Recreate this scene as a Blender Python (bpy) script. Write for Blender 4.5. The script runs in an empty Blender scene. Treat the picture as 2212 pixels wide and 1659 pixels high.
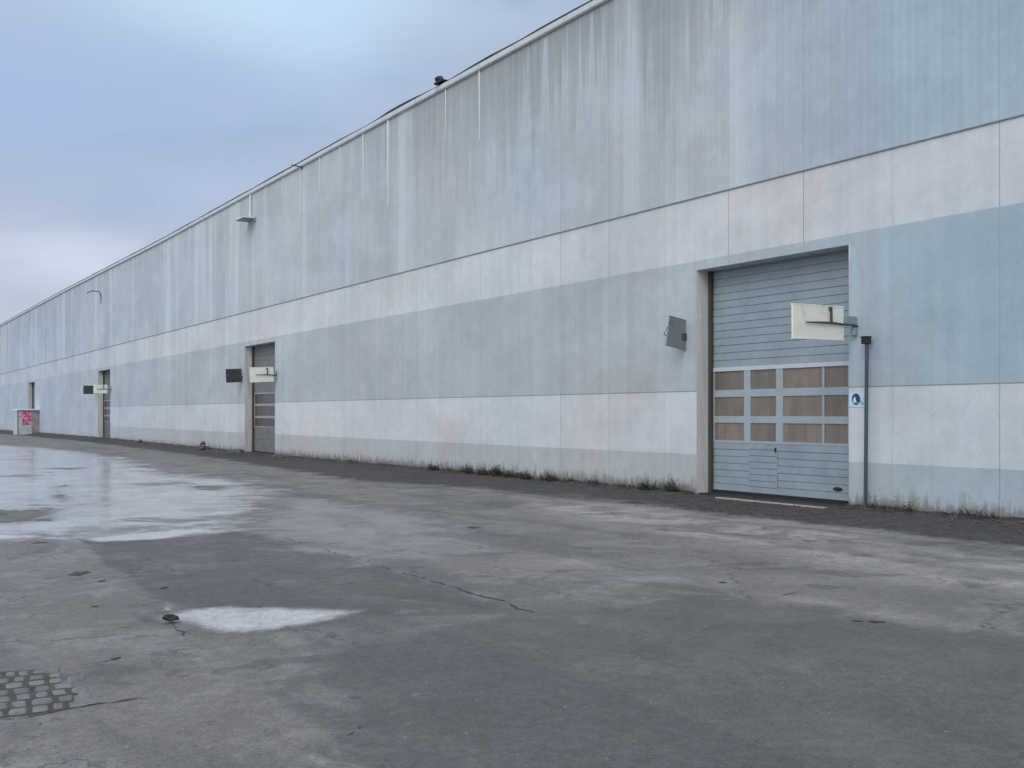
import bpy, bmesh, math, random
import numpy as np
from mathutils import Vector, noise as mnoise
random.seed(7)
SC = bpy.context.scene
COL = SC.collection
R = math.radians

# ------------------------------------------------------------------ camera
F_, HY, CX = 2200.0, 893.0, 1106.0          # measured on the photograph, 2212 px wide
TH = math.atan2(1437, F_); ST, CT = math.sin(TH), math.cos(TH)
CAMH = 1.65
D = 18.23*CT                                 # distance from the camera to the long wall
cam = bpy.data.cameras.new('camera'); cam.lens = 36*F_/2212; cam.sensor_width = 36
cam.shift_y = 63.5/2212; cam.clip_end = 3000; cam.clip_start = .05
co = bpy.data.objects.new('camera', cam); COL.objects.link(co)
co.location = (0, 0, CAMH); co.rotation_euler = (R(90), 0, -TH); SC.camera = co

SUN_EL, SUN_AZ = R(44), R(238)               # azimuth clockwise from +Y
SUN_W = 1.15
SC.view_settings.view_transform = 'Standard'; SC.view_settings.look = 'None'
SC.view_settings.gamma = 1; SC.view_settings.exposure = 0.0
SC.render.use_compositing = False

# ------------------------------------------------------------------ node helper
class NT:
    def __init__(s, tree): s.t = tree; s.n = tree.nodes; s.l = tree.links
    def new(s, typ, **kw):
        n = s.n.new(typ)
        for k, v in kw.items(): setattr(n, k, v)
        return n
    def put(s, sock, v):
        if isinstance(v, bpy.types.NodeSocket): s.l.new(v, sock)
        elif v is not None:
            if hasattr(sock, 'default_value'):
                dv = sock.default_value
                if hasattr(dv, '__len__') and len(dv) == 4 and len(v) == 3: v = (*v, 1)
                sock.default_value = v
    def m(s, op, a, b=None, c=None, clamp=False):
        n = s.new('ShaderNodeMath', operation=op, use_clamp=clamp)
        for i, v in enumerate((a, b, c)):
            if v is not None: s.put(n.inputs[i], v)
        return n.outputs[0]
    def ss(s, v, lo, hi):                    # smoothstep 0..1
        n = s.new('ShaderNodeMapRange', interpolation_type='SMOOTHSTEP')
        s.put(n.inputs[0], v); n.inputs[1].default_value = lo; n.inputs[2].default_value = hi
        return n.outputs[0]
    def mr(s, v, lo, hi, a, b):
        n = s.new('ShaderNodeMapRange')
        s.put(n.inputs[0], v)
        for i, q in enumerate((lo, hi, a, b)): n.inputs[i+1].default_value = q
        return n.outputs[0]
    def mix(s, f, a, b, mode='MIX'):
        n = s.new('ShaderNodeMix', data_type='RGBA', blend_type=mode)
        s.put(n.inputs[0], f); s.put(n.inputs[6], a); s.put(n.inputs[7], b)
        return n.outputs[2]
    def noise(s, vec, scale, detail=4, rough=.55, dist=0.0, off=0.0):
        n = s.new('ShaderNodeTexNoise', noise_dimensions='3D')
        if vec is not None: s.l.new(vec, n.inputs['Vector'])
        n.inputs['Scale'].default_value = scale; n.inputs['Detail'].default_value = detail
        n.inputs['Roughness'].default_value = rough; n.inputs['Distortion'].default_value = dist
        return n.outputs[0]
    def xyz(s, v):
        n = s.new('ShaderNodeSeparateXYZ'); s.l.new(v, n.inputs[0]); return n.outputs
    def vec(s, x, y, z):
        n = s.new('ShaderNodeCombineXYZ')
        for i, v in enumerate((x, y, z)): s.put(n.inputs[i], v)
        return n.outputs[0]
    def scale(s, v, sc, loc=(0, 0, 0)):
        n = s.new('ShaderNodeMapping'); s.l.new(v, n.inputs[0])
        n.inputs['Scale'].default_value = sc; n.inputs['Location'].default_value = loc
        return n.outputs[0]
    def bump(s, h, st, dist=.02, normal=None):
        n = s.new('ShaderNodeBump'); s.put(n.inputs['Height'], h)
        s.put(n.inputs['Strength'], st); n.inputs['Distance'].default_value = dist
        if normal is not None: s.l.new(normal, n.inputs['Normal'])
        return n.outputs[0]
def lin(r, g, b):
    f = lambda c: c/12.92 if c <= .04045 else ((c+.055)/1.055)**2.4
    return (f(r/255), f(g/255), f(b/255))
def mat(name):
    m = bpy.data.materials.new(name); m.use_nodes = True
    t = NT(m.node_tree); b = m.node_tree.nodes['Principled BSDF']
    return m, t, b

# ------------------------------------------------------------------ sky
W = bpy.data.worlds.new('World'); SC.world = W; W.use_nodes = True
t = NT(W.node_tree); W.node_tree.nodes.clear()
tc = t.new('ShaderNodeTexCoord'); dv = tc.outputs['Generated']
dx, dy, dz = t.xyz(dv)
az = t.m('MULTIPLY', t.m('ARCTAN2', dx, dy), 57.2958)        # degrees, clockwise from +Y
el = t.m('MULTIPLY', t.m('ARCSINE', dz), 57.2958)
skyn = t.scale(dv, (1, 1, 2.6))
nA = t.noise(skyn, 2.3, 5, .5, .6)
nB = t.noise(t.scale(dv, (1, 1, 3.0), (3, 1, 2)), 6.0, 7, .58, .5)
nD = t.noise(t.scale(dv, (1, 1, 3.2), (1, 6, 2)), 3.4, 8, .6, .9)
nC = t.noise(t.scale(dv, (1, 1, 2), (7, 4, 0)), 5.0, 3, .5, .2)
warp = t.m('MULTIPLY', t.m('SUBTRACT', nB, .5), 1.6)
def px_dir(x, y):
    lat = (x-CX)/F_; v = Vector((ST+lat*CT, CT-lat*ST, (HY-y)/F_)).normalized()
    return math.degrees(math.atan2(v.x, v.y)), math.degrees(math.asin(v.z))
def blob(x, y, wa, we, warpk=1.0):
    a0, e0 = px_dir(x, y)
    a = t.m('DIVIDE', t.m('SUBTRACT', az, a0), wa); e = t.m('DIVIDE', t.m('SUBTRACT', el, e0), we)
    r = t.m('ADD', t.m('MULTIPLY', a, a), t.m('MULTIPLY', e, e))
    r = t.m('ADD', r, t.m('MULTIPLY', warp, warpk))
    return t.m('POWER', 2.718, t.m('MULTIPLY', t.m('MAXIMUM', r, 0), -1))
c = t.mix(t.ss(nA, .35, .65), lin(175, 191, 219), lin(187, 199, 225))
c = t.mix(t.m('MULTIPLY', t.ss(nD, .46, .62), .6), c, lin(196, 203, 222))
c = t.mix(t.m('MULTIPLY', t.ss(nD, .46, .34), .55), c, lin(157, 176, 204))
c = t.mix(t.ss(t.m('ADD', el, t.m('MULTIPLY', warp, 5)), 11, 3.5), c, lin(197, 203, 222))   # pale near the horizon
c = t.mix(t.m('MULTIPLY', blob(60, 230, 12, 3.2), .7), c, lin(170, 191, 232))
c = t.mix(t.m('MULTIPLY', blob(380, 165, 12, 3.0), .6), c, lin(168, 191, 231))
c = t.mix(t.m('MULTIPLY', blob(250, 420, 8, 2.2), .55), c, lin(161, 182, 211))
c = t.mix(t.m('MULTIPLY', blob(640, 300, 10, 2.4), .5), c, lin(168, 189, 217))
c = t.mix(t.m('MULTIPLY', blob(560, 420, 9, 1.8), .6), c, lin(188, 200, 228))
c = t.mix(t.m('MULTIPLY', blob(180, 560, 4.2, 1.5, 1.6), .95), c, lin(212, 220, 238))
c = t.mix(t.m('MULTIPLY', blob(560, -30, 10, 2.7, .5), .95), c, lin(203, 235, 255))
c = t.mix(t.m('MULTIPLY', blob(690, 40, 4, 2.6, 1.9), .9), c, lin(200, 228, 253))
c = t.mix(t.m('MULTIPLY', blob(1010, 150, 7, 3.0, .5), .5), c, lin(172, 189, 214))
up = t.ss(t.m('ADD', el, t.m('MULTIPLY', t.m('SUBTRACT', nA, .5), 20)), 24, 50)      # brighter overcast overhead
c = t.mix(up, c, t.mix(nC, (.80, .90, 1.06), (1.20, 1.26, 1.36)))
back = t.ss(t.m('ADD', dx, t.m('MULTIPLY', dy, .6)), .1, -.7)                          # brighter cloud behind the camera
c = t.mix(t.m('MULTIPLY', back, t.ss(el, -2, 12)), c, (1.02, 1.07, 1.15))
sky = t.new('ShaderNodeTexSky', sky_type='NISHITA'); sky.sun_disc = False
sky.sun_elevation = SUN_EL; sky.sun_rotation = SUN_AZ; sky.air_density = 1.5; sky.dust_density = 3
bg1 = t.new('ShaderNodeBackground'); t.l.new(sky.outputs[0], bg1.inputs[0]); bg1.inputs[1].default_value = .1
bg2 = t.new('ShaderNodeBackground'); t.l.new(c, bg2.inputs[0]); bg2.inputs[1].default_value = 1.0
ms = t.new('ShaderNodeMixShader'); ms.inputs[0].default_value = .93
t.l.new(bg1.outputs[0], ms.inputs[1]); t.l.new(bg2.outputs[0], ms.inputs[2])
wo = t.new('ShaderNodeOutputWorld'); t.l.new(ms.outputs[0], wo.inputs[0])
W.cycles.sampling_method = 'MANUAL'; W.cycles.sample_map_resolution = 512

sl = bpy.data.lights.new('sun', 'SUN'); sl.energy = SUN_W; sl.angle = R(35); sl.color = (1, .965, .93)
so = bpy.data.objects.new('sun', sl); COL.objects.link(so)
sd = Vector((math.sin(SUN_AZ)*math.cos(SUN_EL), math.cos(SUN_AZ)*math.cos(SUN_EL), math.sin(SUN_EL)))
so.rotation_euler = sd.to_track_quat('Z', 'Y').to_euler(); so.location = sd*50 + Vector((0, 0, 20))

# ------------------------------------------------------------------ measuring helpers
def wallpt(x, y, off=0.0):                   # photo point (2212 px wide) -> (along, height) on the plane X = D+off
    lat = (x-CX)/F_; tt = (D+off)/(ST+lat*CT)
    return tt*(CT-lat*ST), CAMH+tt*(HY-y)/F_
def wf(x, y, off=0.0): return wallpt(x/1.73599, y/1.73599, off)
GS = [-1000, 0, 8.9, 16, 45, 75, 135, 260, 2000]; GZ = [0, 0, -.03, -.08, -.16, -.19, -.5, -.7, -.7]
def gz(s): return float(np.interp(s, GS, GZ))
def gpt(x, y):
    z = 0.0
    for _ in range(6):
        d = F_*(CAMH-z)/(y-HY); lat = (x-CX)/F_*d
        X, Y = d*ST+lat*CT, d*CT-lat*ST; z = gz(Y)
    return X, Y
RS = [-60, 60, 92, 135, 300]; RZ = [11.65, 11.65, 11.93, 12.11, 12.4]
def rz(s): return float(np.interp(s, RS, RZ))

# ------------------------------------------------------------------ mesh helpers
def link(name, bm, m, parent=None, off=(0, 0, 0), smooth=False):
    me = bpy.data.meshes.new(name); bmesh.ops.recalc_face_normals(bm, faces=bm.faces[:])
    bm.to_mesh(me); bm.free()
    o = bpy.data.objects.new(name, me); COL.objects.link(o)
    for mm in (m if isinstance(m, (list, tuple)) else [m]): me.materials.append(mm)
    if smooth:
        for p in me.polygons: p.use_smooth = True
    if parent: o.parent = parent
    o.location = off
    return o
def box(bm, x0, x1, y0, y1, z0, z1, bev=0.0, mi=0):
    vs = [bm.verts.new((x, y, z)) for x in (x0, x1) for y in (y0, y1) for z in (z0, z1)]
    fs = [bm.faces.new([vs[i] for i in q]) for q in
          ((0, 1, 3, 2), (4, 6, 7, 5), (0, 4, 5, 1), (2, 3, 7, 6), (0, 2, 6, 4), (1, 5, 7, 3))]
    for f in fs: f.material_index = mi
    if bev:
        es = list({e for f in fs for e in f.edges})
        r = bmesh.ops.bevel(bm, geom=es, offset=bev, segments=1, affect='EDGES')
    return vs
def tube(bm, pts, r, n=8):
    rings = []
    for i, p in enumerate(pts):
        p = Vector(p); a = Vector(pts[max(i-1, 0)]); b = Vector(pts[min(i+1, len(pts)-1)])
        d = (b-a).normalized(); u = d.cross(Vector((0, 0, 1)) if abs(d.z) < .9 else Vector((1, 0, 0))).normalized(); v = d.cross(u)
        rr = r[i] if isinstance(r, (list, tuple)) else r
        rings.append([bm.verts.new(p+(u*math.cos(2*math.pi*k/n)+v*math.sin(2*math.pi*k/n))*rr) for k in range(n)])
    for a, b in zip(rings, rings[1:]):
        for k in range(n): bm.faces.new((a[k], a[(k+1) % n], b[(k+1) % n], b[k]))
    bm.faces.new(rings[0][::-1]); bm.faces.new(rings[-1])
def thing(name, label, cat, loc, rotz=0, group=None):
    o = bpy.data.objects.new(name, None); COL.objects.link(o); o.empty_display_size = .3
    o.location = loc; o.rotation_euler = (0, 0, rotz); o['label'] = label; o['category'] = cat
    if group: o['group'] = group
    return o
def tag(o, label=None, cat=None, group=None, kind=None):
    if label: o['label'] = label
    if cat: o['category'] = cat
    if group: o['group'] = group
    if kind: o['kind'] = kind
    return o

# ------------------------------------------------------------------ materials
PITCH, S0 = 1.97, 9.27                       # module of the wall panels
def wall_paint(name, base, streak=.25, joint=1.0, far=.85, top_stain=0.0, low_dirt=0.0, joint_z=None, rough=.78, hue=1.0, ptone=.06):
    m, t, b = mat(name)
    P = t.new('ShaderNodeNewGeometry').outputs['Position']
    X, S, Z = t.xyz(P)
    st1 = t.noise(t.scale(P, (.2, 1.6, .045)), 1.0, 5, .6)
    st2 = t.noise(t.scale(P, (.2, 6.5, .10), (0, 3, 1)), 1.0, 5, .65)
    bl = t.noise(P, .28, 5, .6, .4)
    bl2 = t.noise(t.scale(P, (1, .6, 1), (11, 5, 3)), .55, 6, .65, .3)
    fine = t.noise(P, 22, 6, .75)
    mid = t.noise(t.scale(P, (1, 1, 1)), 3.2, 6, .7)
    blue = tuple(x*y for x, y in zip(base, (.95, 1.01, 1.03)))
    warm = tuple(x*y for x, y in zip(base, (1.02, 1.0, .995)))
    c = t.mix(t.ss(bl, .30, .70), blue if hue else base, warm if hue else base)
    # nearer wall panels are a little darker and bluer
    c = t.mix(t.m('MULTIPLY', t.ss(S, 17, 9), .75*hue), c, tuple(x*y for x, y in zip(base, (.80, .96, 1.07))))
    c = t.mix(t.m('MULTIPLY', t.ss(t.m('ADD', S, t.m('MULTIPLY', bl, 30)), 52, 118), far), c, (.455, .535, .625))   # paint blends to pale blue farther along the wall
    u = t.m('DIVIDE', t.m('SUBTRACT', S, S0), PITCH)
    fl = t.m('FLOOR', u); wn = t.new('ShaderNodeTexWhiteNoise', noise_dimensions='1D'); t.l.new(fl, wn.inputs['W'])
    pv = wn.outputs[0]
    c = t.mix(1.0, c, t.vec(*(t.mr(pv, 0, 1, 1-ptone, 1+ptone*.6),)*3), 'MULTIPLY')
    v = t.mr(t.m('ADD', t.m('MULTIPLY', st1, .65), t.m('MULTIPLY', st2, .35)), .36, .64, 1-streak*.8, 1+streak*.45)
    c = t.mix(1.0, c, t.vec(v, v, v), 'MULTIPLY')
    v = t.mr(bl2, .32, .68, .89, 1.08); c = t.mix(1.0, c, t.vec(v, v, v), 'MULTIPLY')
    v = t.mr(fine, .3, .7, .95, 1.05); c = t.mix(1.0, c, t.vec(v, v, v), 'MULTIPLY')
    v = t.mr(mid, .32, .68, .94, 1.045); c = t.mix(1.0, c, t.vec(v, v, v), 'MULTIPLY')
    sp = t.m('MULTIPLY', t.ss(t.noise(P, 9, 5, .7), .63, .74), .30)
    c = t.mix(sp, c, (.16, .17, .17))
    if top_stain:
        depth = t.m('SUBTRACT', 11.65, Z)
        reach = t.mr(st1, .40, .62, .3, 4.6)
        f = t.m('SUBTRACT', 1, t.m('DIVIDE', depth, reach), clamp=True); f = t.m('POWER', f, .8)
        win = t.m('MULTIPLY', t.ss(S, 12.5, 15.5), t.mr(S, 23, 36, 1, .22))
        f = t.m('MULTIPLY', t.m('MULTIPLY', f, win), t.mr(st2, .3, .55, .45, 1))
        c = t.mix(t.m('MULTIPLY', f, top_stain), c, (.20, .21, .20))
        # pale wash-down stripes
        pale = t.noise(t.scale(P, (.2, .62, .03), (0, 9, 0)), 1.0, 3, .5)
        c = t.mix(t.m('MULTIPLY', t.ss(pale, .53, .66), .50), c, tuple(min(.8, q*1.26) for q in base))
        rust = t.noise(t.scale(P, (.2, .5, .03), (0, 21, 4)), 1.0, 2, .5)
        c = t.mix(t.m('MULTIPLY', t.ss(rust, .6, .7), .14), c, (.42, .38, .37))
    if low_dirt:
        hgt = t.m('SUBTRACT', Z, t.mr(S, 0, 135, -.02, -.4))
        rr = t.mr(t.m('ADD', t.m('MULTIPLY', mid, .5), t.m('MULTIPLY', st2, .5)), .36, .62, .03, .6)
        f = t.ss(t.m('DIVIDE', hgt, t.m('MAXIMUM', rr, .03)), 1, .1)
        c = t.mix(t.m('MULTIPLY', f, low_dirt), c, (.17, .165, .15))
        green = t.m('MULTIPLY', t.ss(hgt, .7, .1), t.ss(bl, .45, .65))
        c = t.mix(t.m('MULTIPLY', green, .12), c, (.33, .34, .30))
    fr = t.m('ABSOLUTE', t.m('SUBTRACT', t.m('FRACT', u), .5))     # .5 at a joint
    wn2 = t.new('ShaderNodeTexWhiteNoise', noise_dimensions='1D')
    t.l.new(t.m('FLOOR', t.m('ADD', u, .5)), wn2.inputs['W'])
    line = t.ss(fr, .5-.011/PITCH, .5-.006/PITCH)
    jm = t.m('MULTIPLY', line, t.mr(wn2.outputs[0], .1, .8, .25, 1))
    jm = t.m('MULTIPLY', jm, t.mr(st2, .3, .6, .5, 1))
    jm = t.m('MULTIPLY', jm, t.mr(S, 17, 34, 1, .28))
    if joint: c = t.mix(t.m('MULTIPLY', jm, .75*joint), c, (.10, .11, .12))
    t.l.new(c, b.inputs['Base Color'])
    t.put(b.inputs['Roughness'], t.mr(mid, .3, .7, rough-.1, rough+.1)); b.inputs['Specular IOR Level'].default_value = .3
    h = t.m('SUBTRACT', t.m('ADD', t.m('MULTIPLY', fine, .35), t.m('MULTIPLY', mid, .6)), t.m('MULTIPLY', line, 1.2 if joint else 0))
    t.l.new(t.bump(h, .35, .012), b.inputs['Normal'])
    return m
GREY = (.385, .435, .47); WHITE = (.60, .625, .655)
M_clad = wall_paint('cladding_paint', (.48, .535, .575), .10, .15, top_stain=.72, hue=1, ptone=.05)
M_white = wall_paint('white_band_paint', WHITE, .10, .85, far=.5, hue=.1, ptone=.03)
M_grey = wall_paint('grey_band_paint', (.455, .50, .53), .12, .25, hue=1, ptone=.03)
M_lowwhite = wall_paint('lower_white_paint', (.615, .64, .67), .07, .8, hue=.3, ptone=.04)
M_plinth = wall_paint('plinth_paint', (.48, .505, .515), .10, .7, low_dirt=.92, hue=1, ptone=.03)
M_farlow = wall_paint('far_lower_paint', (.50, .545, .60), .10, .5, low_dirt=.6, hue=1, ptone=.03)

def simple(name, col, rough=.6, var=.12, scale=6, metal=0, bump=.2, streak=False, dirt=None, dirt_amt=.4, spec=.4):
    m, t, b = mat(name)
    P = t.new('ShaderNodeNewGeometry').outputs['Position']
    if streak: Pn = t.scale(P, (2.5, 2.5, .25))
    else: Pn = P
    n1 = t.noise(Pn, scale, 6, .65, .3); n2 = t.noise(P, scale*7, 4, .7)
    c = col; v = t.mr(n1, .3, .7, 1-var, 1+var)
    c = t.mix(1.0, c, t.vec(v, v, v), 'MULTIPLY')
    v = t.mr(n2, .3, .7, 1-var*.5, 1+var*.5); c = t.mix(1.0, c, t.vec(v, v, v), 'MULTIPLY')
    if dirt:
        d = t.ss(t.noise(Pn, scale*.8, 7, .7, .8), .52, .70)
        c = t.mix(t.m('MULTIPLY', d, dirt_amt), c, dirt)
    t.l.new(c, b.inputs['Base Color']); b.inputs['Roughness'].default_value = rough
    b.inputs['Metallic'].default_value = metal; b.inputs['Specular IOR Level'].default_value = spec
    t.l.new(t.bump(n2, bump, .006), b.inputs['Normal'])
    return m
M_reveal = simple('reveal_concrete', (.56, .56, .55), .85, .15, 2.2, streak=True, dirt=(.22, .20, .18), dirt_amt=.5)
M_doorblue = simple('door_blue_grey', (.28, .35, .395), .5, .10, 1.6, streak=False, dirt=(.15, .19, .21), dirt_amt=.35, bump=.1)
M_doorgrey = simple('door_dark_grey', (.175, .178, .185), .55, .14, 2, dirt=(.09, .09, .1), dirt_amt=.4)
M_doorgreen = simple('door_green_grey', (.13, .155, .165), .6, .14, 2, dirt=(.09, .1, .1), dirt_amt=.4)
M_frame = simple('door_frame_alu', (.335, .40, .445), .4, .08, 5, dirt=(.24, .27, .28), dirt_amt=.35, bump=.08)
M_framew = simple('door_rail_white', (.50, .56, .63), .4, .06, 5, bump=.05)
M_framed = simple('door_frame_grey', (.33, .33, .36), .5, .1, 5)
M_rail = simple('guide_rail_brown', (.07, .058, .05), .6, .2, 3, streak=True)
M_rubber = simple('black_rubber', (.02, .02, .022), .7, .1, 8)
M_roof = simple('roof_felt', (.055, .05, .05), .8, .2, 3)
M_fascia = simple('fascia_metal', (.56, .61, .63), .45, .08, 1.2, streak=True, dirt=(.2, .21, .19), dirt_amt=.5, bump=.05)
M_strip = simple('white_strip', (.70, .75, .78), .5, .08, 2, streak=True, bump=.05)
M_seal = simple('joint_sealant', (.25, .28, .30), .8, .15, 4)
M_pane_s = (.165, .135, .115)

def pane_mat(name, col, var=.18):
    m, t, b = mat(name)
    P = t.new('ShaderNodeNewGeometry').outputs['Position']
    oi = t.new('ShaderNodeObjectInfo').outputs['Random']
    n = t.noise(t.scale(P, (1, 1.4, .8)), 2.2, 4, .6, .5); n2 = t.noise(P, 60, 4, .7)
    # things stored behind the dusty panes read as upright soft-edged blocks
    bx = t.noise(t.scale(P, (0, 2.3, .4), (0, 4, 2)), 1.6, 1, .3)
    c = t.mix(t.ss(n, .4, .6), col, tuple(q*r for q, r in zip(col, (1.22, 1.1, .98))))
    c = t.mix(t.m('MULTIPLY', t.ss(bx, .53, .56), .35), c, tuple(q*.7 for q in col))
    v = t.mr(oi, 0, 1, .80, 1.14); c = t.mix(1.0, c, t.vec(v, v, v), 'MULTIPLY')
    v = t.mr(n2, .3, .7, .93, 1.07); c = t.mix(1.0, c, t.vec(v, v, v), 'MULTIPLY')
    t.l.new(c, b.inputs['Base Color']); t.put(b.inputs['Roughness'], t.mr(n, .3, .7, .12, .3))
    return m
M_pane = pane_mat('brown_dusty_pane', (.185, .168, .150))
M_paned = pane_mat('dark_pane', (.075, .077, .09))
M_cream = simple('cream_panel', (.80, .81, .71), .6, .06, 4, dirt=(.60, .60, .52), dirt_amt=.6, bump=.15)
M_signgrey = simple('sign_grey', (.20, .22, .23), .6, .1, 5, dirt=(.09, .1, .105))
M_signdark = simple('sign_dark', (.055, .06, .062), .6, .2, 5, dirt=(.1, .11, .1))
M_signgreen = simple('sign_green', (.05, .075, .07), .6, .2, 5)
M_metal = simple('bracket_metal', (.07, .085, .09), .45, .2, 8, metal=.3)
M_bracketg = simple('bracket_grey', (.24, .30, .33), .55, .12, 6)
M_post = simple('post_slate', (.065, .095, .12), .4, .2, 3, streak=True, metal=.2)
M_black = simple('black_paint', (.018, .02, .022), .55, .2, 8)
M_blue = simple('sign_blue', (.012, .06, .17), .4, .1, 10)
M_paleblue = simple('pale_blue_board', (.50, .70, .82), .5, .06, 6, dirt=(.4, .5, .6))
M_whitep = simple('white_paint', (.66, .74, .8), .5, .05, 10)

# ------------------------------------------------------------------ ground
def ground():
    # rings about the camera foot, dense where the picture looks
    rad = np.concatenate([[0.6, 1.5, 2.6], np.geomspace(3.5, 150, 430), np.geomspace(165, 900, 16)])
    hd = TH
    a1 = np.linspace(hd-R(33), hd+R(33), 430); a2 = np.linspace(hd+R(33), hd+2*math.pi-R(33), 72)[1:-1]
    ang = np.concatenate([a1, a2]); na, nr = len(ang), len(rad)
    Rr, A = np.meshgrid(rad, ang, indexing='ij')
    X = (Rr*np.sin(A)).ravel(); Y = (Rr*np.cos(A)).ravel()
    Z = np.interp(Y, GS, GZ)
    # soft undulation of the old yard
    und = .012*np.sin(X*.9+1.3*np.sin(Y*.31))*np.sin(Y*.55+.7) + .006*np.sin(X*2.3+Y*1.1)*np.sin(Y*1.9-X*.6)
    Z = Z + und*np.clip((D-X)/3, 0, 1)
    me = bpy.data.meshes.new('ground')
    cidx = nr*na
    V = np.column_stack([np.append(X, 0), np.append(Y, 0), np.append(Z, 0)])
    i = np.arange(nr-1)[:, None]; j = np.arange(na)[None, :]; j2 = (j+1) % na
    q = np.stack([i*na+j, (i+1)*na+j, (i+1)*na+j2, i*na+j2], -1).reshape(-1, 4)[:, ::-1]
    tri = np.array([[cidx, (k+1) % na, k] for k in range(na)])
    faces = q.tolist()+tri.tolist()
    me.from_pydata(V.tolist(), [], faces); me.update()
    for p in me.polygons: p.use_smooth = True
    o = bpy.data.objects.new('ground', me); COL.objects.link(o); o['kind'] = 'structure'
    PX, PY = V[:, 0], V[:, 1]
    def sdist(polys):                        # signed distance, negative inside, metres
        out = np.full(len(PX), 9.0)
        for poly in polys:
            w = [gpt(*p) for p in poly]; n = len(w)
            d2 = np.full(len(PX), 1e9); ins = np.zeros(len(PX), bool)
            for k in range(n):
                ax, ay = w[k]; bx, by = w[(k+1) % n]
                ex, ey = bx-ax, by-ay
                tt = np.clip(((PX-ax)*ex+(PY-ay)*ey)/(ex*ex+ey*ey+1e-9), 0, 1)
                d2 = np.minimum(d2, (PX-ax-tt*ex)**2+(PY-ay-tt*ey)**2)
                cond = ((ay > PY) != (by > PY))
                with np.errstate(divide='ignore', invalid='ignore'):
                    xi = ex*(PY-ay)/(ey if ey else 1e-9)+ax
                ins ^= (cond & (PX < xi))
            d = np.sqrt(d2); d[ins] *= -1
            out = np.minimum(out, d)
        return np.clip(out, -3, 9)
    def attr(name, arr):
        a = me.attributes.new(name, 'FLOAT', 'POINT'); a.data.foreach_set('value', np.ascontiguousarray(arr, dtype=np.float32))
    # newer dark tarmac and the older dark repair
    attr('d_dark', sdist([[(700, 1395), (1000, 1345), (1250, 1318), (1500, 1290), (1750, 1300), (2000, 1350), (2600, 1420), (3400, 1750), (2400, 2300), (1100, 2300), (860, 1700), (800, 1600), (640, 1490)]]))
    attr('d_dark2', sdist([[(170, 1165), (330, 1168), (530, 1146), (620, 1168), (700, 1190), (790, 1215), (900, 1252), (1010, 1290), (1150, 1328), (980, 1335), (730, 1330), (700, 1312), (400, 1312), (330, 1290), (300, 1262), (235, 1225)]]))
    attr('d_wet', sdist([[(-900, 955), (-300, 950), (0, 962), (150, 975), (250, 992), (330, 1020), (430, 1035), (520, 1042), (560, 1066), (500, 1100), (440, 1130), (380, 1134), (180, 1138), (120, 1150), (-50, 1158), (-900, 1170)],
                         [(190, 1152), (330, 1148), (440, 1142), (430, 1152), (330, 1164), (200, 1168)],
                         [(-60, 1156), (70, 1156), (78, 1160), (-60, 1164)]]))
    attr('d_moss', sdist([[(-300, 1101), (-60, 1100), (60, 1099), (130, 1097), (138, 1112), (110, 1124), (40, 1131), (-60, 1132), (-300, 1134)], [(116, 1050), (150, 1047), (131, 1058), (142, 1072), (146, 1086), (130, 1086), (120, 1070)], [(385, 1051), (480, 1049), (500, 1055), (470, 1060), (410, 1057)], [(60, 1012), (200, 1008), (160, 1014)], [(0, 1028), (90, 1026), (60, 1032)]]))
    attr('d_damp', sdist([[(560, 1140), (640, 1075), (900, 1110), (985, 1160), (960, 1195), (760, 1215), (640, 1180)], [(1340, 1240), (1440, 1242), (1460, 1252), (1350, 1258)]]))
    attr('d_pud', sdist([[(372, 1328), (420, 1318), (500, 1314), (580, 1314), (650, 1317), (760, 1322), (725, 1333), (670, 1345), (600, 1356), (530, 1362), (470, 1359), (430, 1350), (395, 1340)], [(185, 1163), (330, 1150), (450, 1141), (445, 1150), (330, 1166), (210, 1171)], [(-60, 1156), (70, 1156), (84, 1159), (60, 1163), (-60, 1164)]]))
    attr('d_lite', sdist([[(1120, 1075), (1300, 1085), (1500, 1105), (1750, 1130), (2212, 1200), (2700, 1290), (2700, 1400), (2212, 1285), (1900, 1250), (1700, 1200), (1480, 1165), (1250, 1130), (1130, 1100)],
                          [(1120, 1215), (1330, 1205), (1320, 1218), (1180, 1224)],
                          [(1700, 1285), (1820, 1290), (1980, 1335), (1900, 1340), (1760, 1315)]]))
    # darker grime strip that runs along the wall
    base = np.interp(PY, [-40, 9, 16, 20, 26, 33, 45, 80, 140, 260], [3.2, 2.9, 2.5, 3.0, 4.0, 3.4, 2.6, 2.2, 2.2, 2.2])
    attr('d_soil', np.clip((D-base)-PX, -3, 9))

    m, t, b = mat('old_yard_tarmac')
    P = t.new('ShaderNodeNewGeometry').outputs['Position']
    X_, Y_, Z_ = t.xyz(P)
    def A(n): a = t.new('ShaderNodeAttribute'); a.attribute_name = n; return a.outputs['Fac']
    big = t.noise(P, .22, 6, .62, .5); medn = t.noise(P, 1.1, 8, .66, .4); fn = t.noise(P, 5.0, 8, .72, .2)
    gr = t.noise(P, 48, 5, .8); gr2 = t.noise(P, 130, 3, .7)
    edge = t.m('ADD', t.m('MULTIPLY', t.m('SUBTRACT', medn, .5), 2.2), t.m('MULTIPLY', t.m('SUBTRACT', fn, .5), .9))
    def mask(name, soft, k=1.0, off=0.0):
        return t.ss(t.m('ADD', t.m('ADD', A(name), off), t.m('MULTIPLY', edge, k)), soft, -soft)
    c = t.mix(t.ss(big, .36, .64), (.130, .124, .121), (.174, .166, .160))
    c = t.mix(t.m('MULTIPLY', t.ss(medn, .50, .575), .6), c, (.225, .217, .212))
    c = t.mix(t.m('MULTIPLY', t.ss(fn, .58, .74), .16), c, (.08, .08, .083))
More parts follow.
